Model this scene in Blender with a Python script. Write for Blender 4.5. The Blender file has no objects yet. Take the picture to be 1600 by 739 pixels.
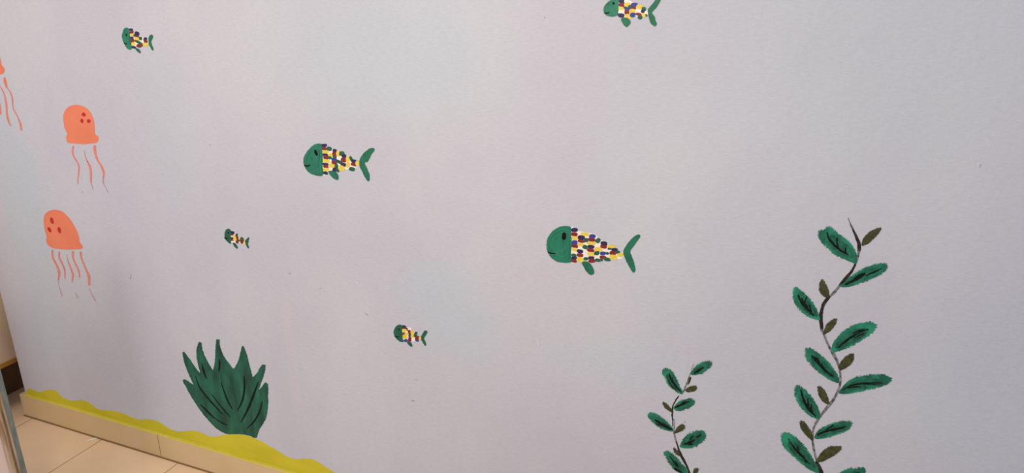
import bpy, bmesh, math, random
from mathutils import Vector, Matrix, noise
from mathutils.geometry import tessellate_polygon
random.seed(7)
C = bpy.context.scene
COL = C.collection
PI = math.pi

# ---------------------------------------------------------------- camera
FPX = 1142.0
YAW, PIT = math.radians(22.24), math.radians(19.09)
CAM = Vector((0.0, -1.42, 1.435))
FW = Vector((-math.sin(YAW)*math.cos(PIT), math.cos(YAW)*math.cos(PIT), -math.sin(PIT)))
RT = Vector((math.cos(YAW), math.sin(YAW), 0))
UP = RT.cross(FW)
cd = bpy.data.cameras.new('camera')
cam = bpy.data.objects.new('camera', cd)
COL.objects.link(cam)
cd.sensor_fit = 'HORIZONTAL'; cd.sensor_width = 36
cd.lens = 36*FPX/1600
cd.clip_start = 0.02; cd.clip_end = 60
m = Matrix((RT, UP, -FW)).transposed().to_4x4()
m.translation = CAM
cam.matrix_world = m
C.camera = cam

# ---------------------------------------------------------------- light
w = bpy.data.worlds.new('world'); C.world = w; w.use_nodes = True
bg = w.node_tree.nodes['Background']
bg.inputs['Color'].default_value = (0.67, 0.80, 1.02, 1)
bg.inputs['Strength'].default_value = 0.78

def area(name, loc, target, sx, sy, power, col):
    l = bpy.data.lights.new(name, 'AREA'); l.shape = 'RECTANGLE'
    l.size = sx; l.size_y = sy; l.energy = power; l.color = col
    o = bpy.data.objects.new(name, l); COL.objects.link(o)
    o.location = loc
    o.rotation_euler = (Vector(target)-Vector(loc)).to_track_quat('-Z', 'Y').to_euler()
    return o
area('ceiling_light', (-2.0, -1.9, 2.65), (-2.0, -1.5, 0), 0.7, 0.7, 3, (1.0, 0.92, 0.8))
area('corner_ceiling_light', (-1.85, -0.85, 2.7), (-2.0, -0.6, 0), 0.6, 0.6, 11, (1.0, 0.80, 0.55))
area('wall_fill_light', (-0.55, -1.6, 1.75), (-0.55, 0, 1.05), 0.5, 0.5, 20, (1.0, 0.90, 0.70))  # added low fill beside the camera to brighten mid wall; no lamp hangs here
area('lower_left_fill_light', (-2.55, -2.1, 1.15), (-2.15, 0, 0.2), 0.9, 0.8, 15, (1.0, 0.97, 0.94))  # added fill for the dark lower left corner; no window stands here

vs = C.view_settings
vs.view_transform = 'Standard'; vs.look = 'None'; vs.exposure = 0.0; vs.gamma = 1.0
vs.use_curve_mapping = False

# ---------------------------------------------------------------- helpers
def at(x, y, Y=0.0):
    """the point of the plane y=Y seen at a pixel of the photograph"""
    d = RT*(x-800)/FPX - UP*(y-369.5)/FPX + FW
    return CAM + d*((Y-CAM.y)/d.y)

def s2l(c):
    return tuple((v/12.92 if v <= .04045 else ((v+.055)/1.055)**2.4) for v in [q/255 for q in c])+(1,)

PG = .91
def mat(name, col, col2=None, scale=40, rough=.55, stretch=(1, 1, 1), bump=0.0, bscale=200, contrast=(.35, .65), detail=4, spec=.3):
    col = tuple(q*PG for q in col); col2 = col2 and tuple(q*PG for q in col2)
    M = bpy.data.materials.new(name); M.use_nodes = True
    nt = M.node_tree; b = nt.nodes['Principled BSDF']
    b.inputs['Roughness'].default_value = rough
    b.inputs['Specular IOR Level'].default_value = spec
    b.inputs['Base Color'].default_value = s2l(col)
    tc = nt.nodes.new('ShaderNodeTexCoord')
    mp = nt.nodes.new('ShaderNodeMapping'); mp.inputs['Scale'].default_value = stretch
    nt.links.new(tc.outputs['Object'], mp.inputs['Vector'])
    if col2:
        n = nt.nodes.new('ShaderNodeTexNoise'); n.inputs['Scale'].default_value = scale
        n.inputs['Detail'].default_value = detail
        nt.links.new(mp.outputs[0], n.inputs['Vector'])
        r = nt.nodes.new('ShaderNodeValToRGB')
        r.color_ramp.elements[0].position = contrast[0]; r.color_ramp.elements[0].color = s2l(col)
        r.color_ramp.elements[1].position = contrast[1]; r.color_ramp.elements[1].color = s2l(col2)
        nt.links.new(n.outputs['Fac'], r.inputs[0])
        nt.links.new(r.outputs[0], b.inputs['Base Color'])
    if bump:
        n2 = nt.nodes.new('ShaderNodeTexNoise'); n2.inputs['Scale'].default_value = bscale
        n2.inputs['Detail'].default_value = 3
        nt.links.new(tc.outputs['Object'], n2.inputs['Vector'])
        bp = nt.nodes.new('ShaderNodeBump'); bp.inputs['Strength'].default_value = bump
        bp.inputs['Distance'].default_value = .002
        nt.links.new(n2.outputs['Fac'], bp.inputs['Height'])
        nt.links.new(bp.outputs[0], b.inputs['Normal'])
    return M

def link(name, bm, mats, parent=None, origin=None):
    me = bpy.data.meshes.new(name)
    if origin is not None:
        bmesh.ops.translate(bm, verts=bm.verts, vec=-Vector(origin))
    bm.normal_update(); bm.to_mesh(me); bm.free()
    for q in (mats if isinstance(mats, (list, tuple)) else [mats]): me.materials.append(q)
    o = bpy.data.objects.new(name, me); COL.objects.link(o)
    if parent is not None:
        o.parent = parent
        if origin is not None: o.location = Vector(origin)-parent_world(parent)
        else: o.location = -parent_world(parent)
    elif origin is not None: o.location = origin
    return o

def parent_world(p):
    v = Vector((0, 0, 0))
    while p is not None:
        v += p.location; p = p.parent
    return v

def tag(o, label=None, cat=None, group=None, kind=None):
    if label: o['label'] = label
    if cat: o['category'] = cat
    if group: o['group'] = group
    if kind: o['kind'] = kind
    return o

def thing(name, loc, label, cat, group=None):
    o = bpy.data.objects.new(name, None); COL.objects.link(o)
    o.location = loc; o.empty_display_size = .05
    return tag(o, label, cat, group)

def box(bm, x0, x1, y0, y1, z0, z1, mi=0, bev=0.0):
    r = bmesh.ops.create_cube(bm, size=1)
    for v in r['verts']:
        v.co = Vector(((x0+x1)/2+v.co.x*(x1-x0), (y0+y1)/2+v.co.y*(y1-y0), (z0+z1)/2+v.co.z*(z1-z0)))
    fs = {f for v in r['verts'] for f in v.link_faces}
    for f in fs: f.material_index = mi
    if bev:
        es = list({e for v in r['verts'] for e in v.link_edges})
        bmesh.ops.bevel(bm, geom=es, offset=bev, segments=2, affect='EDGES', profile=.6)

class Z:
    """a traced crop of the photograph: origin and scale"""
    def __init__(s, x0, y0, k): s.x0, s.y0, s.k = x0, y0, k
    def __call__(s, p): return (s.x0+p[0]/s.k, s.y0+p[1]/s.k)

def smooth(pts, closed=True, n=4):
    """Catmull-Rom through the points"""
    out = []; N = len(pts)
    rng = range(N) if closed else range(N-1)
    for i in rng:
        if closed: p0, p1, p2, p3 = pts[i-1], pts[i], pts[(i+1) % N], pts[(i+2) % N]
        else: p0, p1, p2, p3 = pts[max(i-1, 0)], pts[i], pts[i+1], pts[min(i+2, N-1)]
        for k in range(n):
            t = k/n
            out.append(tuple(.5*(2*p1[j]+(p2[j]-p0[j])*t+(2*p0[j]-5*p1[j]+4*p2[j]-p3[j])*t*t+(-p0[j]+3*p1[j]-3*p2[j]+p3[j])*t**3) for j in (0, 1)))
    if not closed: out.append(pts[-1])
    return out

def ragged(pts, amp, step, out_bias=.3, keep=None):
    """resample a closed outline and roughen it like a dry brush edge (pixel units)"""
    res = []; N = len(pts)
    area2 = sum(pts[i-1][0]*pts[i][1]-pts[i][0]*pts[i-1][1] for i in range(N))
    sg = 1 if area2 > 0 else -1
    for i in range(N):
        a, b = pts[i], pts[(i+1) % N]
        L = math.hypot(b[0]-a[0], b[1]-a[1])
        k = max(1, int(round(L/step)))
        nx, ny = (b[1]-a[1])/(L+1e-9)*sg, -(b[0]-a[0])/(L+1e-9)*sg
        for j in range(k):
            t = j/k
            x, y = a[0]+(b[0]-a[0])*t, a[1]+(b[1]-a[1])*t
            w_ = 1.0 if keep is None else keep(x, y)
            d = (random.random()-.5+out_bias*(random.random()**3))*2*amp*w_
            res.append((x+nx*d, y+ny*d))
    return res

def slab(bm, pts, front, back=0.0, mi=0, Y=0.0):
    """a coat of paint: outline given in photograph pixels, laid on the wall, `front` metres proud of it"""
    pts = [p for i, p in enumerate(pts) if math.hypot(p[0]-pts[i-1][0], p[1]-pts[i-1][1]) > 1e-4]
    co = [at(x, y, Y) for x, y in pts]
    n = len(co)
    A = sum(co[i-1].x*co[i].z-co[i].x*co[i-1].z for i in range(n))
    if A < 0: co.reverse()          # counter-clockwise seen from the room
    tris = tessellate_polygon([[Vector((c.x, c.z, 0)) for c in co]])
    fv = [bm.verts.new(c+Vector((0, -front, 0))) for c in co]
    bv = [bm.verts.new(c+Vector((0, -back, 0))) for c in co]
    for t in tris:
        p, q, r = [co[k] for k in t]
        ar = (q.x-p.x)*(r.z-p.z)-(r.x-p.x)*(q.z-p.z)
        if abs(ar) < 1e-12: continue
        if ar < 0: t = t[::-1]
        try:
            bm.faces.new([fv[k] for k in t]).material_index = mi
            bm.faces.new([bv[k] for k in t[::-1]]).material_index = mi
        except ValueError: pass
    for i in range(n):
        j = (i+1) % n
        bm.faces.new((fv[i], bv[i], bv[j], fv[j])).material_index = mi

def stroke_outline(path, widths, n=4, jit=0.0):
    p = smooth(path, False, n)
    ws = []
    for i in range(len(p)):
        t = i/(len(p)-1)*(len(widths)-1); k = min(int(t), len(widths)-2); fr = t-k
        ws.append(widths[k]*(1-fr)+widths[k+1]*fr)
    L, R = [], []
    for i in range(len(p)):
        a = p[max(i-1, 0)]; b = p[min(i+1, len(p)-1)]
        dx, dy = b[0]-a[0], b[1]-a[1]; l = math.hypot(dx, dy)+1e-9
        h = ws[i]/2
        jl, jr = [(random.random()-.5)*jit for _ in (0, 1)]
        L.append((p[i][0]-dy/l*(h+jl), p[i][1]+dx/l*(h+jl)))
        R.append((p[i][0]+dy/l*(h+jr), p[i][1]-dx/l*(h+jr)))
    # rounded ends
    a, b = p[-2], p[-1]; l = math.hypot(b[0]-a[0], b[1]-a[1])+1e-9
    e = (b[0]+(b[0]-a[0])/l*ws[-1]*.45, b[1]+(b[1]-a[1])/l*ws[-1]*.45)
    a, b = p[1], p[0]; l = math.hypot(b[0]-a[0], b[1]-a[1])+1e-9
    s = (b[0]+(b[0]-a[0])/l*ws[0]*.45, b[1]+(b[1]-a[1])/l*ws[0]*.45)
    return L+[e]+R[::-1]+[s]

def ellipse(cx, cy, rx, ry, ang=0, n=14, sq=2.5, wob=.10):
    out = []; ca, sa = math.cos(math.radians(ang)), math.sin(math.radians(ang))
    ph = random.random()*6
    for i in range(n):
        t = 2*PI*i/n
        c, s = math.cos(t), math.sin(t)
        r = 1+wob*math.sin(2*t+ph)*.6+wob*(random.random()-.5)
        x = rx*math.copysign(abs(c)**(2/sq), c)*r; y = ry*math.copysign(abs(s)**(2/sq), s)*r
        out.append((cx+x*ca-y*sa, cy+x*sa+y*ca))
    return out

# ---------------------------------------------------------------- materials
def wall_material():
    M = bpy.data.materials.new('painted_plaster'); M.use_nodes = True
    nt = M.node_tree; b = nt.nodes['Principled BSDF']
    N = nt.nodes.new; Lk = nt.links.new
    b.inputs['Roughness'].default_value = .62; b.inputs['Specular IOR Level'].default_value = .25
    tc = N('ShaderNodeTexCoord')
    mp = N('ShaderNodeMapping'); mp.inputs['Scale'].default_value = (1.0, 1, .75); Lk(tc.outputs['Object'], mp.inputs[0])
    n = N('ShaderNodeTexNoise'); n.inputs['Scale'].default_value = 2.6; n.inputs['Detail'].default_value = 3; n.inputs['Roughness'].default_value = .5
    Lk(mp.outputs[0], n.inputs['Vector'])
    r = N('ShaderNodeValToRGB')
    r.color_ramp.elements[0].position = .40; r.color_ramp.elements[0].color = s2l(WALL_A)
    r.color_ramp.elements[1].position = .62; r.color_ramp.elements[1].color = s2l(WALL_B)
    Lk(n.outputs['Fac'], r.inputs[0])
    col = r.outputs[0]
    # roller and touch-up patches, each with its own place on the wall
    sep = N('ShaderNodeSeparateXYZ'); Lk(tc.outputs['Object'], sep.inputs[0])
    def math_(op, a, b_=None, c_=None):
        q = N('ShaderNodeMath'); q.operation = op
        for i, v in enumerate((a, b_, c_)):
            if v is None: continue
            if isinstance(v, (int, float)): q.inputs[i].default_value = v
            else: Lk(v, q.inputs[i])
        return q.outputs[0]
    nz = N('ShaderNodeTexNoise'); nz.inputs['Scale'].default_value = 9; nz.inputs['Detail'].default_value = 4; Lk(tc.outputs['Object'], nz.inputs['Vector'])
    wob = math_('MULTIPLY', math_('SUBTRACT', nz.outputs['Fac'], .5), .9)
    for px, py, rx, rz, colr, amt in PATCHES:
        p = at(px, py)
        dx = math_('DIVIDE', math_('SUBTRACT', sep.outputs[0], p.x), rx)
        dz = math_('DIVIDE', math_('SUBTRACT', sep.outputs[2], p.z), rz)
        d = math_('SQRT', math_('ADD', math_('MULTIPLY', dx, dx), math_('MULTIPLY', dz, dz)))
        d = math_('ADD', d, wob)
        mr = N('ShaderNodeMapRange'); mr.interpolation_type = 'SMOOTHSTEP'
        mr.inputs['From Min'].default_value = .45; mr.inputs['From Max'].default_value = 1.25
        mr.inputs['To Min'].default_value = amt; mr.inputs['To Max'].default_value = 0
        Lk(d, mr.inputs['Value'])
        mx = N('ShaderNodeMix'); mx.data_type = 'RGBA'; mx.clamp_factor = True
        Lk(mr.outputs[0], mx.inputs['Factor']); Lk(col, mx.inputs['A']); mx.inputs['B'].default_value = s2l(colr)
        col = mx.outputs['Result']
    # fine roller streaks
    mp2 = N('ShaderNodeMapping'); mp2.inputs['Scale'].default_value = (3, 1, 14); Lk(tc.outputs['Object'], mp2.inputs[0])
    n3 = N('ShaderNodeTexNoise'); n3.inputs['Scale'].default_value = 22; n3.inputs['Detail'].default_value = 5; Lk(mp2.outputs[0], n3.inputs['Vector'])
    mr = N('ShaderNodeMapRange'); mr.inputs['From Min'].default_value = .3; mr.inputs['From Max'].default_value = .7
    mr.inputs['To Min'].default_value = .965; mr.inputs['To Max'].default_value = 1.03; Lk(n3.outputs['Fac'], mr.inputs['Value'])
    mm = N('ShaderNodeVectorMath'); mm.operation = 'SCALE'; Lk(col, mm.inputs[0]); Lk(mr.outputs[0], mm.inputs['Scale'])
    Lk(mm.outputs[0], b.inputs['Base Color'])
    n2 = N('ShaderNodeTexNoise'); n2.inputs['Scale'].default_value = 95; n2.inputs['Detail'].default_value = 6; n2.inputs['Roughness'].default_value = .62; Lk(tc.outputs['Object'], n2.inputs['Vector'])
    n4 = N('ShaderNodeTexNoise'); n4.inputs['Scale'].default_value = 11; n4.inputs['Detail'].default_value = 2; Lk(tc.outputs['Object'], n4.inputs['Vector'])
    hh = math_('ADD', n2.outputs['Fac'], math_('MULTIPLY', n4.outputs['Fac'], 1.6))
    bp = N('ShaderNodeBump'); bp.inputs['Strength'].default_value = .32; bp.inputs['Distance'].default_value = .0028
    Lk(hh, bp.inputs['Height']); Lk(bp.outputs[0], b.inputs['Normal'])
    return M

WALL_A = (178, 175, 184); WALL_B = (183, 181, 188)
BLUISH = (173, 180, 188); PINKY = (188, 178, 184)
PATCHES = [   # pixel in the photograph, half sizes in metres, colour, amount
    (700, 470, .16, .10, BLUISH, .55), (720, 530, .10, .06, BLUISH, .4),
    (590, 90, .30, .16, BLUISH, .45), (265, 210, .10, .22, BLUISH, .25),
    (40, 330, .12, .35, BLUISH, .55), (70, 520, .12, .16, BLUISH, .5),
    (1000, 575, .22, .05, BLUISH, .35), (1330, 60, .28, .3, BLUISH, .25),
    (456, 560, .02, .22, PINKY, .45), (850, 450, .2, .14, PINKY, .4),
    (1560, 620, .16, .2, BLUISH, .3),
]
M_wall = wall_material()
M_green = mat('green_paint', (22, 108, 82), (36, 128, 98), 26, stretch=(1, 1, .35), rough=.5)
M_green_small = mat('green_paint_dark', (22, 84, 62), (32, 98, 72), 50)
M_green_deep = mat('green_paint_deep', (18, 92, 70))
M_green_pale = mat('green_paint_pale', (42, 134, 104))
M_green_dab = mat('green_dab_paint', (24, 84, 60), (34, 100, 72), 60)
M_fin = mat('fin_green_paint', (24, 98, 72), (32, 114, 84), 50)
M_leaf = mat('leaf_paint', (16, 92, 70), (38, 142, 108), 38, contrast=(.40, .66), stretch=(1, 1, .6), detail=6)
M_leaf_dark = mat('leaf_paint_dark', (14, 74, 56), (28, 112, 86), 60, contrast=(.42, .62), stretch=(1, 1, .6), detail=6)
M_olive = mat('olive_leaf_paint', (52, 54, 26), (84, 84, 40), 110, contrast=(.4, .75), detail=6)
M_vein = mat('dark_vein_paint', (8, 16, 13), (20, 34, 27), 160, spec=.1)
M_black = mat('black_paint', (14, 16, 18), spec=.1)
M_stem_dark = mat('stem_paint_dark', (22, 17, 14), (66, 58, 52), 120, contrast=(.45, .75), detail=6)
M_stem_grey = mat('stem_paint_dry', (62, 58, 58), (150, 142, 146), 120, contrast=(.35, .62), detail=6)
M_clump = mat('seaweed_paint', (14, 66, 52), (32, 106, 82), 34, stretch=(1, 1, .35), contrast=(.36, .68), detail=6)
M_orange = mat('orange_paint', (232, 126, 92), (240, 134, 100), 9, rough=.5)
M_orange_thin = mat('thin_orange_paint', (222, 128, 112), (226, 142, 128), 60)
M_faint = mat('faint_orange_stroke', (200, 140, 136), (190, 160, 164), 90)
M_red = mat('red_spot_paint', (196, 42, 32), (180, 34, 30), 60)
M_yellow_sand = mat('yellow_sand_paint', (198, 184, 34), (216, 198, 46), 14, contrast=(.3, .7), stretch=(.4, 1, 1.6), rough=.45)
DAB = {
    'N': mat('navy_dab_paint', (38, 30, 76), (48, 36, 84), 90),
    'B': mat('blue_dab_paint', (48, 54, 146), (56, 66, 156), 90),
    'R': mat('dark_red_dab_paint', (126, 26, 34), (146, 34, 38), 90),
    'Y': mat('yellow_dab_paint', (228, 196, 52), (236, 208, 92), 90),
    'G': M_green_dab,
    'W': mat('cream_dab_paint', (244, 230, 220), (246, 234, 222), 90),
}
ORDER = ['W', 'Y', 'R', 'N', 'B', 'G']
BODY_MATS = [DAB[k] for k in ORDER]
M_skirt = mat('skirting_tile', (212, 180, 132), (218, 187, 144), 7, rough=.42, contrast=(.3, .7))
M_grout = mat('dark_grout', (136, 106, 66), rough=.8)
M_cream = mat('cream_laminate', (250, 222, 184), (252, 226, 190), 3, rough=.4)
M_edge = mat('orange_wood_edging', (196, 142, 62), (210, 156, 76), 30, stretch=(1, 5, 1), rough=.45)
M_plinth = mat('dark_brown_plinth', (96, 68, 42), (108, 78, 50), 20, rough=.6)
M_steel = mat('grey_metal_edge', (92, 112, 114), (138, 146, 140), 30, stretch=(3, 1, .5), rough=.35, contrast=(.3, .7))
M_steel.node_tree.nodes['Principled BSDF'].inputs['Metallic'].default_value = .35
M_worn = mat('worn_wood', (150, 118, 84), (200, 174, 150), 9, stretch=(9, 1, .6), rough=.6, contrast=(.38, .58), detail=6)
M_worn_dark = mat('worn_wood_dark', (84, 62, 36), (150, 118, 80), 14, stretch=(6, 1, .7), rough=.6, contrast=(.4, .62), detail=5)
M_board = mat('pale_pink_board', (226, 200, 190), (230, 206, 196), 3, rough=.35)
M_paper = mat('white_paper', (245, 240, 232))
M_mark = mat('scuff', (128, 118, 128), (150, 140, 150), 200)
M_lightmark = mat('pale_chip', (222, 216, 214))

# ---------------------------------------------------------------- the setting
WX0 = -2.412
bm = bmesh.new(); box(bm, WX0, 2.6, 0, .14, 0, 2.7, bev=.002)
wall = tag(link('wall_front', bm, M_wall), kind='structure')

def floor_material():
    M = bpy.data.materials.new('beige_floor_tiles'); M.use_nodes = True
    nt = M.node_tree; b = nt.nodes['Principled BSDF']; N = nt.nodes.new; Lk = nt.links.new
    b.inputs['Roughness'].default_value = .38; b.inputs['Specular IOR Level'].default_value = .35
    tc = N('ShaderNodeTexCoord'); sep = N('ShaderNodeSeparateXYZ'); Lk(tc.outputs['Object'], sep.inputs[0])
    def mth(op, a, b_=None):
        q = N('ShaderNodeMath'); q.operation = op
        for i, v in enumerate((a, b_)):
            if v is None: continue
            if isinstance(v, (int, float)): q.inputs[i].default_value = v
            else: Lk(v, q.inputs[i])
        return q.outputs[0]
    gx = mth('ABSOLUTE', mth('SUBTRACT', mth('FRACT', mth('DIVIDE', mth('ADD', sep.outputs[0], 2.0505+.1665+33.3), .333)), .5))
    gy = mth('ABSOLUTE', mth('SUBTRACT', mth('FRACT', mth('DIVIDE', mth('ADD', sep.outputs[1], 66.0), .66)), .5))
    g = mth('MAXIMUM', mth('LESS_THAN', gx, .0042), mth('LESS_THAN', gy, .0021))
    n = N('ShaderNodeTexNoise'); n.inputs['Scale'].default_value = 5; n.inputs['Detail'].default_value = 4; Lk(tc.outputs['Object'], n.inputs['Vector'])
    r = N('ShaderNodeValToRGB'); r.color_ramp.elements[0].position = .3; r.color_ramp.elements[1].position = .7
    r.color_ramp.elements[0].color = s2l((216, 184, 148)); r.color_ramp.elements[1].color = s2l((225, 194, 160))
    Lk(n.outputs['Fac'], r.inputs[0])
    mx = N('ShaderNodeMix'); mx.data_type = 'RGBA'; Lk(g, mx.inputs['Factor']); Lk(r.outputs[0], mx.inputs['A']); mx.inputs['B'].default_value = s2l((134, 100, 62))
    Lk(mx.outputs['Result'], b.inputs['Base Color'])
    return M
bm = bmesh.new(); box(bm, -5.0, 2.6, -4.2, 3.2, -.1, 0)
tag(link('floor', bm, floor_material()), kind='structure')

bm = bmesh.new(); box(bm, -5.0, -4.88, -4.2, 3.2, 0, 2.7)
tag(link('wall_left', bm, mat('cream_wall', (226, 208, 184), rough=.7)), kind='structure')
bm = bmesh.new(); box(bm, -4.88, 2.6, 3.08, 3.2, 0, 2.7)
tag(link('wall_back', bm, mat('cream_wall_far', (226, 208, 184), rough=.7)), kind='structure')

# tiled skirting: tiles 60 cm long, 9 cm high, standing 12 mm proud, with thin joints
SK_H, SK_T = .0872, .012
bm = bmesh.new()
x = -2.426; joints = [-1.789+.6*k for k in range(0, 8)]
for j in joints+[2.6]:
    x1 = min(j, 2.6)
    if x1-x > .02: box(bm, x, x1-.0014, -SK_T, -.0003, .0035, SK_H, 0, bev=.0012)
    x = x1+.0014
box(bm, -2.426+.002, 2.599, -SK_T+.002, -.0004, 0.0, SK_H-.002, 1)
box(bm, -2.426, WX0-.0003, -.0003, .139, .0035, SK_H, 0, bev=.0012)
box(bm, -2.427, 2.599, -SK_T-.0025, -.001, -.001, .0045, 1)
skirt = tag(link('baseboard_front', bm, [M_skirt, M_grout]), kind='structure')

# ---------------------------------------------------------------- cupboard beyond the wall's end
cb = thing('cupboard', (-2.8, .5, 0), 'cream cupboard with orange wood bottom edge and dark plinth beyond the wall end', 'cupboard')
bm = bmesh.new(); box(bm, -3.2, -2.498, -.45, 1.6, .186, 2.1); link('body', bm, M_cream, cb)
for y0, y1 in ((-.448, .228), (.232, .912), (.916, 1.598)):
    bm = bmesh.new(); box(bm, -2.498, -2.48, y0, y1, .195, 2.09, bev=.001)
    d = link('door', bm, M_cream, cb)
    bm = bmesh.new(); box(bm, -2.48, -2.462, y1-.06, y1-.045, 1.02, 1.16, bev=.004); link('handle', bm, M_steel, d)
bm = bmesh.new(); box(bm, -2.50, -2.478, -.45, 1.6, .177, .195, bev=.002); link('edging', bm, M_edge, cb)
bm = bmesh.new(); box(bm, -3.18, -2.615, -.44, 1.58, 0, .186); link('plinth', bm, M_plinth, cb)

# ---------------------------------------------------------------- framed board, lower left foreground
# its plane faces the room; local x runs along the board, its right edge is the origin
BY = -.35
corner = at(23, 663, BY); corner.z = 0
away = Vector((corner.x-CAM.x, corner.y-CAM.y, 0)).normalized()
fb = thing('framed_board', corner, 'pale pink board in worn brown frame with grey metal edge, lower left corner', 'board')
fb.rotation_euler.z = math.atan2(away.y, away.x)-PI/2
zt = (CAM+(RT*(2-800)/FPX-UP*(668-369.5)/FPX+FW)*((corner-CAM).dot(FW*1.0)/1.0 if False else math.hypot(corner.x-CAM.x, corner.y-CAM.y)/math.hypot(*(RT*(2-800)/FPX-UP*(668-369.5)/FPX+FW)[:2]))).z
W, ME, ST = .62, .0120, .0250
def local(name, parts, m_, lab=None):
    bm = bmesh.new()
    for q in parts: box(bm, *q[:6], mi=(q[6] if len(q) > 6 else 0), bev=.0012)
    o = link(name, bm, m_, None); o.parent = fb
    if lab: o['label'] = lab
local('frame', [(-ME-ST, -ME-.0105, 0, .02, 0, .75), (-ME-.0105, -ME-.0045, .002, .019, 0, .749, 1), (-ME-.0045, -ME, 0, .02, 0, .75), (-W+ME, -W+ME+ST, 0, .02, 0, .75), (-W+ME+ST, -ME-ST, .001, .019, zt, zt+.045),
                (-W+ME+ST, -ME-ST, .001, .019, .70, .75), (-W+ME+ST, -ME-ST, .001, .019, .03, .08)], [M_worn, M_worn_dark])
local('metal_edge', [(-ME, 0, -.002, .022, 0, .755)], M_steel, 'blue grey metal strip along the board edge')
local('metal_edge', [(-W, -W+ME, -.002, .022, 0, .755)], M_steel, 'blue grey metal strip along the board edge')
local('panel', [(-W+ME+ST, -ME-ST, .006, .014, .08, zt)], M_board)
local('panel', [(-W+ME+ST, -ME-ST, .006, .014, zt+.045, .70)], M_worn, 'brownish upper panel')

# ---------------------------------------------------------------- scrap on the floor
d = RT*(144.5-800)/FPX - UP*(686.6-369.5)/FPX + FW
pc = CAM+d*(-CAM.z/d.z)
bm = bmesh.new()
vsx = [(-.018, -.016), (-.006, -.012), (.014, .008), (.018, .018), (.008, .014), (-.012, -.006)]
top = [bm.verts.new((pc.x+x_*.55, pc.y+y_*.75, .0016+.0008*(i % 2))) for i, (x_, y_) in enumerate(vsx)]
f = bm.faces.new(top); ex = bmesh.ops.extrude_face_region(bm, geom=[f])
bmesh.ops.translate(bm, verts=[v for v in ex['geom'] if isinstance(v, bmesh.types.BMVert)], vec=(0, 0, -.0015))
tag(link('paper_scrap', bm, M_paper), 'tiny white paper scrap on beige floor tile by the skirting', 'scrap')

# ---------------------------------------------------------------- scuffs on the wall (marks of the wall itself)
bm = bmesh.new()
for pth, w_ in (([(205, 429), (203.5, 436)], 1.0), ([(644, 626), (647.5, 626.5)], 1.5), ([(1070, 659), (1071, 661)], 1.2), ([(128.5, 299.5), (129, 301)], 1.0),
                ([(850.5, 27), (852, 28)], 1.3), ([(648, 592.6), (653, 594)], .5), ([(571, 490), (576, 493)], .8), ([(1533, 257), (1530, 262)], .8), ([(327.5, 226), (328.5, 227)], 1),
                ([(452, 427), (453.5, 428)], 1.2), ([(500, 450), (501, 451)], 1.2)):
    slab(bm, stroke_outline(pth, [w_, w_*.5], 3, .3), .0004)
for pth, w_ in (([(555, 439), (559.5, 444)], .9), ([(839, 529), (842, 541)], 1.4), ([(930, 556), (943, 570)], 1.0), ([(226, 190), (229, 191)], 1.0)):
    slab(bm, stroke_outline(pth, [w_*.5, w_, w_*.4], 3, .3), .0004, mi=1)
link('scuff_marks', bm, [M_mark, M_lightmark], wall)

# ---------------------------------------------------------------- painted figures: builders
def one(pts, front, m_, name, parent, back=0.0):
    bm = bmesh.new(); slab(bm, pts, front, back)
    return link(name, bm, m_, parent)

def fish(z, label, head, eye, mouth, mw, body, dabs, fin, tail, eyea=0, dark=False):
    P = [z(p) for p in head]
    cx = sum(p[0] for p in P)/len(P); cy = sum(p[1] for p in P)/len(P)
    t = thing('painted_fish', at(cx, cy), label, 'fish painting')
    b = bmesh.new()
    slab(b, smooth([z(p) for p in body], n=3), .0004, mi=0)
    for i, dd in enumerate(dabs):
        x_, y_, c, rx, ry = dd[:5]; a = dd[5] if len(dd) > 5 else 6
        px, py = z((x_, y_))
        slab(b, ellipse(px, py, rx*1.13/z.k, ry*1.16/z.k, a, 14, 2.6, .14), .0006+.00001*i, .0003, ORDER.index(c))
    tag(link('body', b, BODY_MATS, t), 'cream body covered in yellow, red, blue and green dabs')
    bm = bmesh.new(); slab(bm, ragged(smooth(P, n=4), .25, 1.6), .0011)
    S_ = smooth(P, n=4); n_ = len(S_); span = max(p[0] for p in P)-min(p[0] for p in P)
    for i in range(int(span/2.2)+3):              # curved brush strokes following the outline
        k_ = random.uniform(.25, .93); a_ = random.randrange(n_); ln = random.randint(n_//7, n_//3)
        pth = [(cx+(S_[(a_+j) % n_][0]-cx)*k_, cy+(S_[(a_+j) % n_][1]-cy)*k_) for j in range(0, ln, 4)]
        if len(pth) < 3: continue
        wd = random.uniform(.5, 1.1)
        slab(bm, stroke_outline(pth, [wd*.2, wd, wd, wd*.2], 3, .15), .00112+.000008*i, .0009, random.choice((1, 1, 2)))
    hd = link('head', bm, [M_green_small, M_green_small, M_green_deep] if dark else [M_green, M_green_deep, M_green_pale], t)
    ex_, ey_ = z(eye[:2])
    one(ellipse(ex_, ey_, eye[2]/z.k, eye[3]/z.k, eyea, 16, 2.1, .1), .0014, M_black, 'eye', hd, .0008)
    one(stroke_outline([z(p) for p in mouth], [mw/z.k*.6, mw/z.k, mw/z.k*.8], 4), .0014, M_black, 'mouth', hd, .0008)
    one(ragged(smooth([z(p) for p in fin], n=4), .2, 1.6), .0012, M_green_small if dark else M_fin, 'fin', t)
    one(ragged(smooth([z(p) for p in tail], n=4), .25, 1.6), .0008, M_green_small if dark else M_fin, 'tail', t)
    return t

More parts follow.
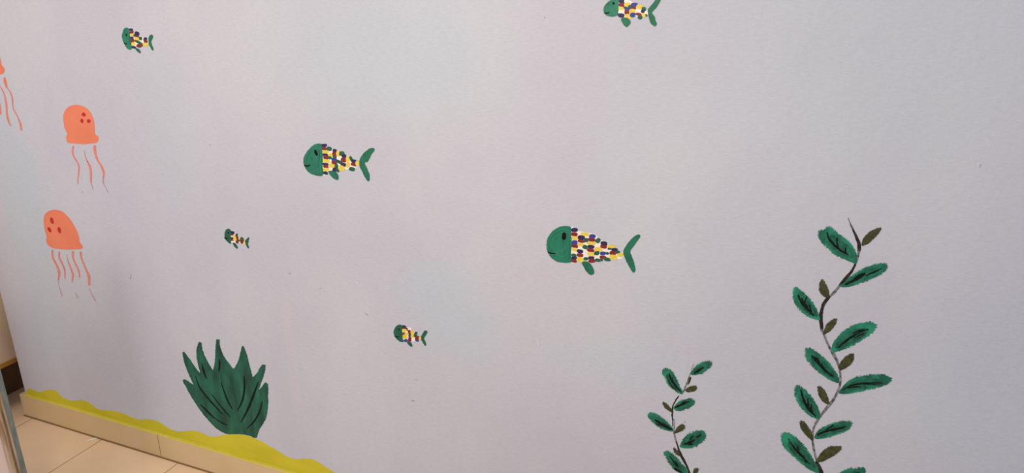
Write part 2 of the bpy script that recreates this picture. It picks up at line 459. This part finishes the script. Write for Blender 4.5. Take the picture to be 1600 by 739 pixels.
fish(Z(840, 340, 7.39), 'largest painted fish, right of centre, patchwork body and wide green tail',
    [(385,115),(345,98),(290,98),(235,115),(180,150),(140,195),(112,250),(104,320),(112,380),(140,440),(180,480),(230,510),(290,518),(345,520),(385,512),(392,480),(385,400),(398,300),(388,200)],
    (307,213,27,43), [(118,388),(150,408),(205,412)], 15,
    [(385,118),(460,150),(560,170),(660,195),(720,250),(800,300),(880,340),(945,395),(1000,430),(975,470),(940,480),(880,478),(800,495),(700,500),(600,510),(520,500),(440,505),(385,505)],
    [(425,142,'N',35,24),(425,192,'R',38,20),(432,237,'Y',36,20),(430,288,'B',32,23),(432,328,'R',33,19),(430,368,'Y',30,18),(420,437,'G',28,18),(422,467,'N',32,18),(418,500,'R',32,17),
     (548,192,'Y',42,20),(505,230,'N',40,22),(560,258,'G',28,20),(505,272,'R',36,15),(498,310,'Y',34,18),(552,340,'G',28,22),(490,388,'N',32,20),(490,433,'R',34,20),(495,483,'Y',38,24),
     (632,215,'B',37,20),(625,255,'R',42,17),(622,295,'Y',42,20),(618,335,'N',32,20),(615,376,'R',40,17),(620,422,'Y',40,22),(622,463,'N',32,16),(628,498,'R',40,19),
     (698,265,'G',25,26,30),(768,300,'N',37,22),(762,336,'R',34,18),(700,363,'Y',40,22),(685,408,'G',27,21),(755,412,'B',32,18),(757,457,'R',34,19),(695,490,'G',28,18),(735,488,'G',22,12),(800,480,'G',38,18),(560,474,'G',26,17),
     (850,333,'Y',42,18),(832,358,'G',20,12),(890,372,'N',36,18),(870,408,'R',40,19),(925,398,'G',24,17),(875,455,'Y',42,24),(805,412,'G',20,12),(955,430,'Y',34,18)],
    [(512,520),(545,505),(580,510),(620,545),(645,590),(655,630),(640,655),(600,655),(565,620),(535,570)],
    [(990,400),(1010,345),(1050,285),(1100,230),(1150,198),(1180,200),(1182,225),(1150,275),(1110,330),(1070,390),(1090,450),(1115,520),(1130,600),(1115,632),(1090,620),(1050,550),(1015,480)])

fish(Z(465, 215, 9.854), 'second largest painted fish, left of centre, with ragged green tail and slanted eye',
    [(365,100),(315,92),(260,108),(200,155),(140,225),(100,300),(92,370),(108,440),(150,510),(210,555),(280,580),(340,590),(385,580),(400,540),(385,450),(390,350),(382,230),(380,160)],
    (288,232,25,48), [(110,420),(150,438),(195,420)], 24,
    [(375,110),(450,140),(540,180),(640,215),(740,270),(850,330),(910,365),(960,392),(930,440),(870,475),(760,490),(640,495),(540,530),(460,545),(395,560)],
    [(410,122,'N',40,25),(415,172,'R',34,24),(430,218,'Y',44,24),(430,268,'N',42,22),(437,305,'R',42,26),(440,357,'Y',48,24),(432,410,'N',40,22),(437,448,'R',38,24),(438,492,'Y',42,24),(432,543,'N',36,20),
     (488,172,'G',40,27),(515,278,'Y',40,28),(500,310,'G',28,20),(530,430,'Y',46,30),(572,208,'N',32,28),(575,252,'R',38,30),(572,300,'G',28,20),(565,338,'B',34,24),(567,383,'R',38,24),(600,440,'G',25,35),(572,492,'N',34,26),(620,500,'G',25,25),
     (630,245,'Y',30,38),(682,245,'G',34,34),(716,285,'N',34,26),(710,345,'R',42,30),(640,372,'G',44,24,20),(708,417,'N',36,28),(680,470,'Y',46,34),(780,330,'Y',34,36),(778,420,'Y',30,34),(825,325,'G',20,34,-25),(868,362,'N',36,24),(868,412,'R',42,24,20),(840,484,'G',42,26,20),(922,395,'Y',26,34)],
    [(475,520),(530,510),(590,530),(625,580),(630,635),(605,650),(560,630),(510,580)],
    [(950,365),(990,280),(1050,210),(1120,165),(1180,165),(1182,200),(1140,260),(1105,330),(1075,375),(1035,390),(1070,470),(1108,570),(1108,650),(1085,670),(1050,630),(1000,530),(960,440)], eyea=-22)

fish(Z(930, 0, 14.545), 'painted fish at the top edge, short round body with its back cut off',
    [(530,-60),(440,-50),(350,0),(270,65),(210,140),(190,210),(205,290),(250,345),(330,372),(420,378),(490,350),(520,320),(530,200),(535,80)],
    (418,75,28,30), [(208,288),(260,300),(318,282)], 30,
    [(530,-60),(620,-70),(700,-50),(800,20),(900,70),(1010,110),(1120,160),(1190,230),(1200,330),(1120,380),(1000,390),(900,370),(800,420),(700,400),(600,385),(515,365)],
    [(610,30,'N',72,45),(720,20,'W',60,40),(600,115,'R',62,40),(600,205,'Y',62,48),(595,265,'W',70,40),(590,350,'N',75,40),(735,105,'Y',60,48),(690,175,'G',40,22),(800,150,'G',50,30),(740,210,'B',60,45),(720,285,'R',55,45),(755,375,'Y',70,48),(890,110,'B',70,45),(870,190,'R',60,35),(845,255,'Y',72,45),(855,340,'B',60,45),(1005,150,'Y',62,48),(975,250,'W',60,40),(1110,205,'G',48,42),(1085,255,'N',42,35),(990,325,'R',62,30),(1020,395,'G',50,38),(1105,345,'Y',40,40),(1165,350,'G',22,25)],
    [(590,440),(640,400),(740,410),(795,470),(800,530),(760,580),(715,612),(670,590),(620,520)],
    [(1195,230),(1240,160),(1310,80),(1370,0),(1420,-60),(1520,-90),(1490,0),(1440,100),(1370,200),(1290,290),(1350,370),(1375,470),(1400,540),(1380,590),(1330,590),(1270,540),(1230,440),(1205,330)])

fish(Z(180, 35, 13.44), 'small painted fish at top left, tall narrow green head, above the jellyfish',
    [(285,130),(250,112),(200,125),(170,180),(150,260),(152,330),(175,410),(215,490),(260,550),(320,572),(350,540),(345,480),(335,400),(320,320),(305,230),(305,160)],
    (245,262,18,25), [(200,425),(225,455),(250,440)], 20,
    [(300,140),(350,160),(420,245),(500,265),(580,315),(640,345),(690,385),(700,450),(640,500),(590,495),(560,510),(500,510),(430,500),(380,520),(340,520)],
    [(335,155,'N',36,26),(345,215,'R',36,36),(350,262,'Y',42,25),(350,325,'N',36,24),(365,380,'R',40,36),(375,455,'Y',42,32),(385,522,'N',45,25),(405,275,'G',20,25),(460,240,'N',45,42),(465,300,'R',40,25),(465,352,'Y',62,32),(535,335,'G',34,30),(490,415,'G',80,24,25),(560,470,'G',35,25,25),(510,490,'R',52,34,10),(635,355,'N',36,34),(645,405,'R',40,28),(642,465,'Y',50,38)],
    [(425,545),(470,545),(515,580),(538,625),(520,645),(480,620),(445,580)],
    [(705,340),(725,280),(765,258),(795,280),(790,330),(760,400),(775,470),(805,560),(795,592),(770,570),(725,490),(705,420)])

fish(Z(340, 350, 16.42), 'tiniest painted fish, above the seaweed clump, few dark dabs on its body',
    [(340,170),(310,130),(250,130),(205,175),(185,240),(185,330),(205,390),(250,445),(310,495),(355,490),(340,420),(345,340),(330,260),(345,210)],
    (285,222,22,22), [(185,345),(215,370),(260,360)], 28,
    [(345,200),(420,235),(480,275),(540,340),(600,365),(680,430),(715,480),(690,515),(620,495),(540,475),(470,475),(400,475),(350,475)],
    [(385,222,'N',44,38,20),(385,280,'R',45,22),(440,300,'Y',50,25),(375,365,'N',40,25),(375,405,'R',42,25),(460,370,'Y',50,50),(490,290,'G',30,38),(515,370,'R',26,65,-20),(505,455,'R',35,35),(560,420,'G',32,28),(570,375,'Y',25,25),(625,385,'G',36,50,-30),(635,450,'R',40,42),(690,480,'Y',25,40)],
    [(395,490),(430,480),(480,530),(520,590),(510,625),(480,620),(430,560)],
    [(705,440),(750,380),(800,340),(812,360),(800,430),(785,520),(810,600),(800,628),(770,610),(735,540)], dark=True)

fish(Z(605, 500, 15.4), 'small painted fish low in the middle, below the second largest fish',
    [(370,150),(330,115),(270,115),(210,160),(170,230),(160,310),(185,390),(230,450),(290,500),(350,525),(400,510),(370,450),(375,380),(365,300),(355,220)],
    (293,218,19,19), [(185,380),(230,402),(285,395)], 24,
    [(365,160),(440,155),(520,195),(600,245),(680,295),(750,385),(810,430),(770,485),(690,505),(620,515),(540,515),(450,505),(400,485)],
    [(405,160,'N',50,28,20),(470,215,'N',42,25,40),(405,205,'R',46,25),(415,255,'Y',55,34),(540,215,'W',45,30),(480,290,'W',35,25),(405,335,'R',35,38),(430,400,'Y',60,40),(470,330,'Y',40,25),(450,490,'B',45,28),(545,290,'R',38,50,-25),(545,370,'G',30,35),(545,415,'B',25,18),(550,470,'R',42,46),(605,290,'Y',35,45),(615,385,'Y',38,42),(635,460,'W',45,40),(690,320,'G',35,35),(690,380,'G',50,32,20),(725,435,'R',50,48),(720,490,'B',35,22),(790,440,'Y',25,40)],
    [(480,530),(530,520),(590,560),(605,610),(590,640),(550,620),(505,580)],
    [(805,420),(840,350),(870,290),(910,255),(950,260),(965,295),(940,350),(890,430),(910,500),(940,580),(930,615),(900,600),(850,520)], dark=True)

def jelly(z, label, bell, spots, tents):
    P = [z(p) for p in bell]
    t = thing('painted_jellyfish', at(sum(p[0] for p in P)/len(P), sum(p[1] for p in P)/len(P)), label, 'jellyfish painting')
    bl = one(smooth(P, n=4), .0006, M_orange, 'bell', t)
    for x_, y_, rx, ry, a in spots:
        px, py = z((x_, y_))
        one(ellipse(px, py, rx/z.k, ry/z.k, a, 12, 2.0, .18), .0009, M_red, 'spot', bl, .0005)
    for path, ws, m_ in tents:
        one(stroke_outline([z(p) for p in path], [q/z.k for q in ws], 4, .15), .0006, m_, 'tentacle', t)
O, T, Fn = M_orange, M_orange_thin, M_faint
jelly(Z(0, 140, 4.104), 'upper complete orange jellyfish, dome upright with three tentacles and three red spots',
    [(432,285),(415,245),(407,200),(408,160),(420,130),(445,108),(480,98),(520,102),(550,115),(580,145),(600,190),(607,235),(610,285),(628,297),(632,318),(620,340),(580,345),(540,350),(490,346),(440,342),(428,325),(424,300)],
    [(538,160,12,14,-20),(527,200,10,14,-20),(570,201,11,13,-30)],
    [([(470,365),(466,400),(475,430),(495,465),(507,495),(505,530),(500,570),(500,605)], [11,10,7,10,9,7,5], T),
     ([(542,388),(545,420),(560,460)], [2,4,8], Fn), ([(560,460),(575,490),(583,530),(584,590)], [8,14,14,10], T), ([(584,592),(590,615),(597,640)], [8,5,3], Fn),
     ([(608,362),(610,400),(625,450),(650,490),(665,530),(664,560)], [18,16,12,12,14,9], T), ([(663,562),(662,590),(664,605)], [9,10,5], Fn), ([(664,605),(680,630),(695,660)], [5,3,4], Fn)])
jelly(Z(0, 310, 4.104), 'lower orange jellyfish leaning left, flared bell with five tentacles',
    [(298,240),(285,190),(281,140),(287,105),(310,83),(345,72),(385,78),(420,100),(455,140),(485,190),(505,240),(512,280),(527,300),(527,322),(490,325),(440,328),(390,325),(340,318),(310,300),(297,275),(300,252)],
    [(334,142,11,21,-22),(319,201,10,20,-25),(382,202,11,20,-22)],
    [([(336,332),(340,380),(365,430),(380,475),(375,520)], [10,12,11,16,8], T), ([(375,520),(375,550),(385,580),(398,625)], [5,2,4,6], Fn),
     ([(382,345),(380,375),(400,420),(415,460),(417,515)], [11,11,9,10,4], T),
     ([(430,360),(432,385),(440,410)], [3,4,6], Fn), ([(440,410),(455,450),(468,490),(463,535)], [7,10,13,6], T), ([(485,600),(492,620),(498,640)], [3,4,3], Fn),
     ([(468,342),(470,385),(490,430),(507,470),(510,505)], [15,10,10,11,9], T),
     ([(517,345),(525,390),(550,450),(570,500),(572,555)], [14,11,10,18,14], T), ([(572,575),(590,615),(612,658)], [2,4,6], Fn)])
jelly(Z(0, 60, 4.617), 'jellyfish cut off by the left edge, only bell rim and trailing tentacles showing',
    [(-2,130),(6,160),(12,190),(28,210),(33,235),(17,256),(-30,262),(-90,258),(-150,250),(-166,230),(-160,200),(-166,140),(-160,80),(-120,30),(-70,20),(-30,50)],
    [(-60,90,12,15,-20),(-75,130,11,14,-20),(-30,130,11,14,-20)],
    [([(33,285),(38,315),(48,350)], [14,20,12], O), ([(48,350),(75,390),(90,440),(95,500),(120,550),(138,590)], [6,9,11,7,8,9], T), ([(138,590),(150,625),(155,660)], [9,16,14], T),
     ([(-4,335),(30,400),(45,470),(50,540),(60,590),(78,632)], [5,8,14,13,14,7], T), ([(-20,380),(-6,450),(2,500),(4,545)], [5,6,12,15], T),
     ([(-90,270),(-80,340),(-60,420),(-50,500)], [12,10,11,6], T)])

# ---------------------------------------------------------------- leafy stems
def stem_plant(label, base, leaves, stems):
    t = thing('painted_seaweed_vine', base, label, 'plant painting')
    for i, (z, path, ws, m_) in enumerate(stems):
        one(stroke_outline([z(p) for p in path], [q/z.k for q in ws], 5, .7), .0004+.00003*i, m_, 'stem', t)
    for z, pts, veins, small in leaves:
        P = [z(p) for p in pts]
        b0 = P[0]; far = max(math.hypot(p[0]-b0[0], p[1]-b0[1]) for p in P)
        keep = lambda x_, y_: min(1.0, .15+1.3*math.hypot(x_-b0[0], y_-b0[1])/far)
        bm = bmesh.new()
        slab(bm, ragged(smooth(P, n=4), .8 if small else 1.5, .62, .5, keep), .0008, 0, 0)
        cx = sum(p[0] for p in P)/len(P); cy = sum(p[1] for p in P)/len(P)
        for _ in range(14 if small else 34):      # loose bristle marks around the outline
            q = random.choice(P[1:]) if random.random() < .3 else random.choice(smooth(P, n=4))
            k_ = keep(*q)
            if k_ < .7: continue
            dx, dy = q[0]-cx, q[1]-cy; l = math.hypot(dx, dy)+1e-6
            o_ = random.uniform(.2, 2.0 if not small else 1.2)
            slab(bm, ellipse(q[0]+dx/l*o_, q[1]+dy/l*o_, random.uniform(.3, .9), random.uniform(.25, .5), random.uniform(0, 180), 6, 2, .3), .0006+.00001*_, 0, 0)
        if not small:                             # the wetter, darker middle of the brush stroke
            inn = [(cx+(p[0]-cx)*.74+(b0[0]-cx)*.08, cy+(p[1]-cy)*.66+(b0[1]-cy)*.08) for p in P]
            slab(bm, ragged(smooth(inn, n=4), 1.2, .7, 0), .0010, .0007, 1)
        lf = link('leaf', bm, [M_olive if small else M_leaf, M_leaf_dark], t)
        if small: tag(lf, 'small olive brown leaf')
        for i, (v, wv) in enumerate(veins):
            one(ragged(stroke_outline([z(p) for p in v], [wv*.5/z.k, wv/z.k, wv/z.k, wv*.35/z.k], 4, .6), .45, .8), .0011+.00004*i, M_vein, 'vein', lf, .0007)
ZA, ZB = Z(1210, 330, 3.52), Z(1210, 530, 3.535)
ZC, ZD = Z(1000, 550, 7.39), Z(1000, 640, 7.46)
stem_plant('tall painted vine at right, paired emerald leaves on a winding dark stem', at(1290, 900),
  [(ZA, [(450,287),(455,250),(440,210),(410,170),(370,140),(335,110),(300,86),(268,103),(245,110),(243,135),(258,165),(285,195),(320,228),(355,250),(395,268),(425,280)],
      [([(290,118),(300,150),(330,185),(365,215),(408,240)], 13), ([(345,145),(344,170),(352,200)], 9), ([(392,195),(390,215),(398,238)], 9)], 0),
   (ZA, [(480,188),(483,165),(500,135),(535,108),(585,90),(575,120),(545,150),(520,175),(495,187)], [], 1),
   (ZA, [(355,412),(385,390),(415,362),(455,335),(510,308),(570,290),(612,290),(618,312),(600,335),(560,358),(505,382),(450,402),(400,417)],
      [([(390,402),(430,382),(470,362),(500,345)], 17), ([(500,355),(530,342),(562,328),(590,315)], 9), ([(440,368),(470,350),(500,338)], 8)], 0),
   (ZA, [(302,475),(300,450),(290,415),(265,375),(250,395),(248,435),(262,460),(285,475)], [], 1),
   (ZA, [(250,598),(245,570),(230,535),(200,490),(165,455),(120,420),(104,435),(105,475),(120,515),(150,550),(185,578),(220,592)],
      [([(130,460),(150,500),(185,540),(215,575)], 15), ([(178,470),(168,495),(172,520)], 8), ([(150,475),(165,505),(185,525)], 12), ([(190,510),(196,530),(204,555)], 8)], 0),
   (ZA, [(268,678),(275,650),(290,620),(325,592),(342,598),(330,630),(310,655),(285,672)], [], 1),
   (ZA, [(314,774),(318,739),(340,700),(375,665),(420,635),(480,615),(530,610),(560,628),(548,655),(515,683),(470,712),(430,738),(390,756),(350,770)],
      [([(350,750),(390,715),(440,680),(500,650)], 13), ([(430,670),(470,655),(520,648)], 8), ([(440,695),(470,680),(495,672)], 7)], 0),
   (ZB, [(360,170),(360,140),(375,115),(400,90),(435,80),(437,110),(425,135),(400,155),(375,168)], [], 1),
   (ZB, [(355,240),(352,205),(335,175),(300,130),(255,90),(215,60),(180,50),(172,85),(190,125),(225,165),(270,200),(315,228)],
      [([(205,88),(240,130),(280,170),(325,205)], 13), ([(222,98),(240,115),(262,150)], 12), ([(262,128),(268,150),(285,172)], 7)], 0),
   (ZB, [(357,298),(375,265),(410,230),(460,208),(530,197),(600,197),(640,212),(638,235),(600,255),(540,272),(470,288),(410,300)],
      [([(372,280),(420,255),(470,245),(530,240),(600,240)], 9), ([(400,268),(440,262),(480,262)], 8), ([(490,250),(530,246),(560,250)], 6)], 0),
   (ZB, [(303,355),(295,320),(275,280),(250,260),(238,270),(245,305),(260,335),(285,355)], [], 1),
   (ZB, [(248,440),(250,405),(235,365),(205,320),(170,280),(130,255),(113,275),(118,320),(140,365),(170,400),(205,428)],
      [([(147,280),(158,325),(180,370),(205,400),(228,425)], 15), ([(182,325),(186,350),(192,375)], 9), ([(205,355),(203,375),(208,395)], 8)], 0),
   (ZB, [(210,560),(215,540),(200,505),(175,470),(155,450),(140,462),(150,495),(175,530)], [], 1),
   (ZB, [(222,545),(230,520),(260,490),(310,468),(370,455),(415,455),(428,470),(410,495),(360,520),(300,540),(250,550)],
      [([(238,528),(280,508),(340,495),(395,480)], 13), ([(285,500),(310,482),(330,470)], 8), ([(330,498),(355,492),(385,492)], 8)], 0),
   (ZB, [(245,739),(235,700),(210,655),(180,610),(140,565),(100,530),(60,517),(40,530),(45,575),(75,615),(115,655),(160,695),(205,725)],
      [([(78,550),(110,598),(150,640),(195,690)], 9), ([(125,585),(132,608),(140,640)], 8), ([(162,640),(168,662),(178,685)], 8), ([(110,600),(135,625),(160,655)], 13)], 0),
   (ZB, [(233,675),(245,645),(270,615),(310,592),(360,592),(370,605),(345,630),(305,655),(265,675)], [], 1),
   (ZB, [(345,790),(355,745),(400,718),(450,712),(490,712),(500,735),(470,765),(400,790)], [([(380,765),(430,745),(470,735)], 10)], 0),
   (ZB, [(262,790),(240,770),(215,760),(190,770),(200,800),(235,810)], [], 1)],
  [(ZA, [(405,38),(425,85),(450,140)], [5,10,15], M_stem_grey), (ZA, [(432,100),(450,140),(466,185),(464,225)], [8,15,22,16], M_stem_dark), (ZA, [(464,222),(458,260),(445,292)], [14,9,10], M_stem_grey),
   (ZA, [(445,290),(425,330),(385,378),(355,412)], [12,14,20,12], M_stem_dark), (ZA, [(358,410),(330,445),(305,468)], [13,15,14], M_stem_grey),
   (ZA, [(305,468),(280,495),(262,535),(255,590),(262,655)], [12,20,17,24,16], M_stem_dark),
   (ZA, [(262,650),(278,692),(310,765),(340,815)], [14,12,12,14], M_stem_grey),
   (ZB, [(322,72),(342,110),(360,165),(364,230),(352,285),(320,340),(278,392),(243,440)], [14,16,13,13,13,16,15,12], M_stem_grey),
   (ZB, [(243,438),(216,495),(210,555),(224,635),(240,690)], [12,12,13,12,11], M_stem_grey), (ZB, [(232,675),(246,705),(262,745),(285,830)], [14,22,24,18], M_stem_dark)])
stem_plant('shorter painted vine with thin stem, left of the tall vine', at(1080, 850),
  [(ZC, [(585,250),(595,225),(625,185),(670,145),(720,120),(790,105),(822,125),(815,165),(770,200),(720,240),(660,260),(610,265)],
      [([(625,245),(665,220),(700,195),(740,175)], 28)], 0),
   (ZC, [(492,485),(490,450),(465,410),(440,355),(410,300),(385,250),(345,205),(300,195),(265,205),(268,250),(290,300),(320,360),(360,410),(410,450),(455,478)],
      [([(340,250),(365,320),(415,390),(478,465)], 24), ([(375,290),(378,330),(400,370)], 12), ([(320,320),(370,390),(430,440)], 10)], 0),
   (ZC, [(520,440),(545,415),(590,395),(640,388),(655,410),(640,440),(600,455),(550,462)], [], 1),
   (ZC, [(385,645),(410,610),(450,575),(500,555),(560,542),(610,548),(628,580),(600,615),(560,645),(500,665),(430,678)],
      [([(405,640),(460,615),(520,590),(575,568)], 22), ([(470,600),(510,578),(540,572)], 16)], 0),
   (ZC, [(380,700),(380,675),(350,640),(310,600),(275,578),(262,600),(290,640),(330,675)], [], 1),
   (ZD, [(390,250),(380,215),(345,175),(295,125),(240,85),(190,55),(130,40),(90,60),(110,100),(160,150),(215,195),(280,230),(340,248)],
      [([(178,118),(240,160),(310,198),(375,232)], 36), ([(170,150),(210,170),(250,195)], 10)], 0),
   (ZD, [(403,270),(415,235),(445,200),(495,170),(525,200),(505,235),(460,258),(425,272)], [], 1),
   (ZD, [(465,435),(475,400),(500,350),(545,305),(600,270),(670,245),(740,250),(765,290),(755,335),(720,380),(670,415),(600,445),(530,448)],
      [([(515,398),(570,385),(640,350)], 30), ([(585,350),(605,320),(628,300)], 18), ([(655,320),(690,305),(715,280)], 18), ([(560,405),(600,400),(620,398)], 16)], 0),
   (ZD, [(470,540),(460,500),(435,475),(405,448),(390,460),(405,500),(440,530)], [], 1),
   (ZD, [(560,760),(540,690),(500,640),(450,590),(400,540),(345,495),(300,488),(285,510),(310,570),(345,625),(390,680),(440,725),(500,760)],
      [([(345,540),(385,590),(420,640),(450,668)], 16), ([(390,680),(440,705),(500,735)], 22), ([(415,600),(430,630),(445,660)], 16)], 0),
   (ZD, [(615,770),(620,720),(640,685),(665,683),(680,700),(660,730),(640,770)], [], 1)],
  [(ZC, [(622,138),(600,190),(585,245)], [5,7,9], M_stem_grey), (ZC, [(580,250),(560,320),(530,390),(500,460)], [11,22,16,18], M_stem_grey),
   (ZC, [(588,290),(575,330),(555,380)], [10,18,8], M_stem_dark),
   (ZC, [(450,505),(415,555),(380,620)], [11,17,14], M_stem_dark), (ZC, [(378,620),(376,680),(372,740)], [10,18,20], M_stem_dark),
   (ZD, [(374,50),(380,120),(382,190)], [18,14,10], M_stem_dark), (ZD, [(392,110),(402,150),(398,220),(398,290)], [10,9,13,16], M_stem_grey),
   (ZD, [(400,280),(418,360),(445,440)], [16,22,16], M_stem_grey), (ZD, [(422,370),(442,430),(465,500),(510,590),(545,660),(580,750),(620,880)], [10,16,26,30,24,24,20], M_stem_dark)])

# ---------------------------------------------------------------- seaweed clump
ZE = Z(260, 510, 3.225)
t = thing('painted_seaweed_clump', at(372, 678), 'dark green spiky seaweed clump painted above the yellow sand', 'plant painting')
OUT = [(298,540),(275,528),(255,515),(230,492),(210,470),(190,447),(170,420),(150,392),(130,360),(114,333),(100,305),(90,288),(82,272),(90,266),(103,272),(115,280),(127,288),(139,296),(128,272),(115,245),(102,213),(92,185),(85,155),(82,130),(89,127),(98,138),(108,152),(120,168),(135,190),(150,212),(161,227),(172,238),(165,212),(158,185),(153,155),(152,120),(157,95),(165,78),(178,82),(179,100),(182,118),(190,140),(200,160),(215,190),(235,221),(241,200),(245,175),(247,140),(248,110),(250,85),(252,65),(268,65),(268,85),(272,105),(280,130),(290,150),(304,172),(320,192),(330,205),(338,214),(348,202),(358,185),(366,163),(372,140),(376,120),(380,102),(387,97),(395,112),(402,130),(408,152),(415,180),(424,215),(435,257),(445,247),(456,235),(466,220),(475,203),(484,191),(500,195),(499,212),(495,232),(489,252),(482,272),(473,297),(464,322),(472,315),(482,303),(491,290),(500,280),(512,290),(514,320),(512,350),(514,385),(510,420),(506,448),(500,470),(485,493),(470,515),(461,538),(455,560),(440,560),(425,552),(408,547),(390,544),(370,542),(350,542),(330,543)]
cl = one(ragged([ZE(p) for p in OUT], .35, 1.6), .0008, M_clump, 'fronds', t)
for v, wv in (([(172,392),(200,420),(225,445),(248,465)], 9), ([(250,465),(280,485),(308,498)], 6), ([(148,252),(168,305),(205,355),(245,400),(282,440)], 8), ([(180,190),(190,228),(204,262)], 9),
              ([(230,340),(262,385),(300,430),(322,455)], 6), ([(267,165),(269,195),(265,228)], 9), ([(277,280),(298,345),(318,390),(334,415)], 8),
              ([(393,250),(394,310),(385,370),(358,425)], 10), ([(464,280),(440,345),(415,410),(378,480)], 12), ([(484,375),(472,425),(445,475),(405,515)], 9)):
    one(stroke_outline([ZE(p) for p in v], [wv*.4/3.225, wv/3.225, wv/3.225, wv*.4/3.225], 4, .25), .0011, M_vein, 'vein', cl, .0007)

# ---------------------------------------------------------------- yellow sand band
z9, z5, z7 = Z(30, 600, 9.24), Z(0, 580, 4.647), Z(250, 630, 5.333)
top = [z9(p) for p in [(112,140),(110,100),(118,78),(155,68),(200,86),(260,106),(310,115),(360,96),(420,86),(470,82),(510,90),(560,120),(610,180),(650,205),(700,225),(760,240),(850,235),(920,235),(1000,265),(1080,320),(1140,362),(1250,378),(1330,382)]]
top += [z5(p) for p in [(830,290),(900,308),(950,332),(1010,350),(1060,348),(1120,355),(1170,378),(1220,410),(1280,435),(1330,438)]]
top += [z7(p) for p in [(200,233),(270,228),(330,240),(400,270),(450,280),(520,265),(600,258),(700,263),(760,280),(830,310),(900,350),(980,395),(1050,440),(1120,465),(1170,465),(1230,460),(1300,480),(1380,530),(1460,581)]]
prof = [(at(*p).x, at(*p).z) for p in smooth(top, False, 3)]
mono = [prof[0]]
for q in prof[2:]:
    if q[0] > mono[-1][0]+.002: mono.append(q)
prof = mono
x = prof[-1][0]
while x < 2.5:
    x += .02
    prof.append((x, SK_H+.032+.018*math.sin(x*17)+.012*math.sin(x*31+1)))
b = bmesh.new()
fr, bk = [], []
for x_, z_ in prof:
    fr.append((b.verts.new((x_, -.0007, max(z_, SK_H+.001))), b.verts.new((x_, -.0007, SK_H+.0006))))
    bk.append((b.verts.new((x_, 0, max(z_, SK_H+.001))), b.verts.new((x_, 0, SK_H+.0006))))
for i in range(len(prof)-1):
    a, c = i, i+1
    if abs(prof[a][0]-prof[c][0]) < 1e-6: continue
    for q in ((fr[a][0], fr[a][1], fr[c][1], fr[c][0]), (bk[a][0], bk[c][0], bk[c][1], bk[a][1]), (fr[a][0], fr[c][0], bk[c][0], bk[a][0])):
        try: b.faces.new(q)
        except ValueError: pass
tt = thing('painted_sand', (prof[0][0], 0, SK_H), 'wavy band of yellow sand painted along the wall just above the skirting', 'sand painting')
link('dunes', b, M_yellow_sand, tt)
b = bmesh.new()
xs = [-2.409+.02*k for k in range(245)]
prev = None
for x_ in xs:
    e = -SK_T+.0002+.0006*noise.noise(Vector((x_*14, 0, 0)))
    e2 = SK_H-.0007-.0009*(noise.noise(Vector((x_*23, 3, 0)))+.6)
    cur = [b.verts.new((x_, 0, SK_H+.0006)), b.verts.new((x_, e+.0008, SK_H+.0006)), b.verts.new((x_, -SK_T-.0004, SK_H-.0004)), b.verts.new((x_, -SK_T-.0004, e2))]
    if prev:
        for k in range(3): b.faces.new((prev[k], prev[k+1], cur[k+1], cur[k]))
    prev = cur
link('ledge_paint', b, mat('yellow_ledge_paint', (214, 196, 60), (218, 202, 88), 40, rough=.45), tt)
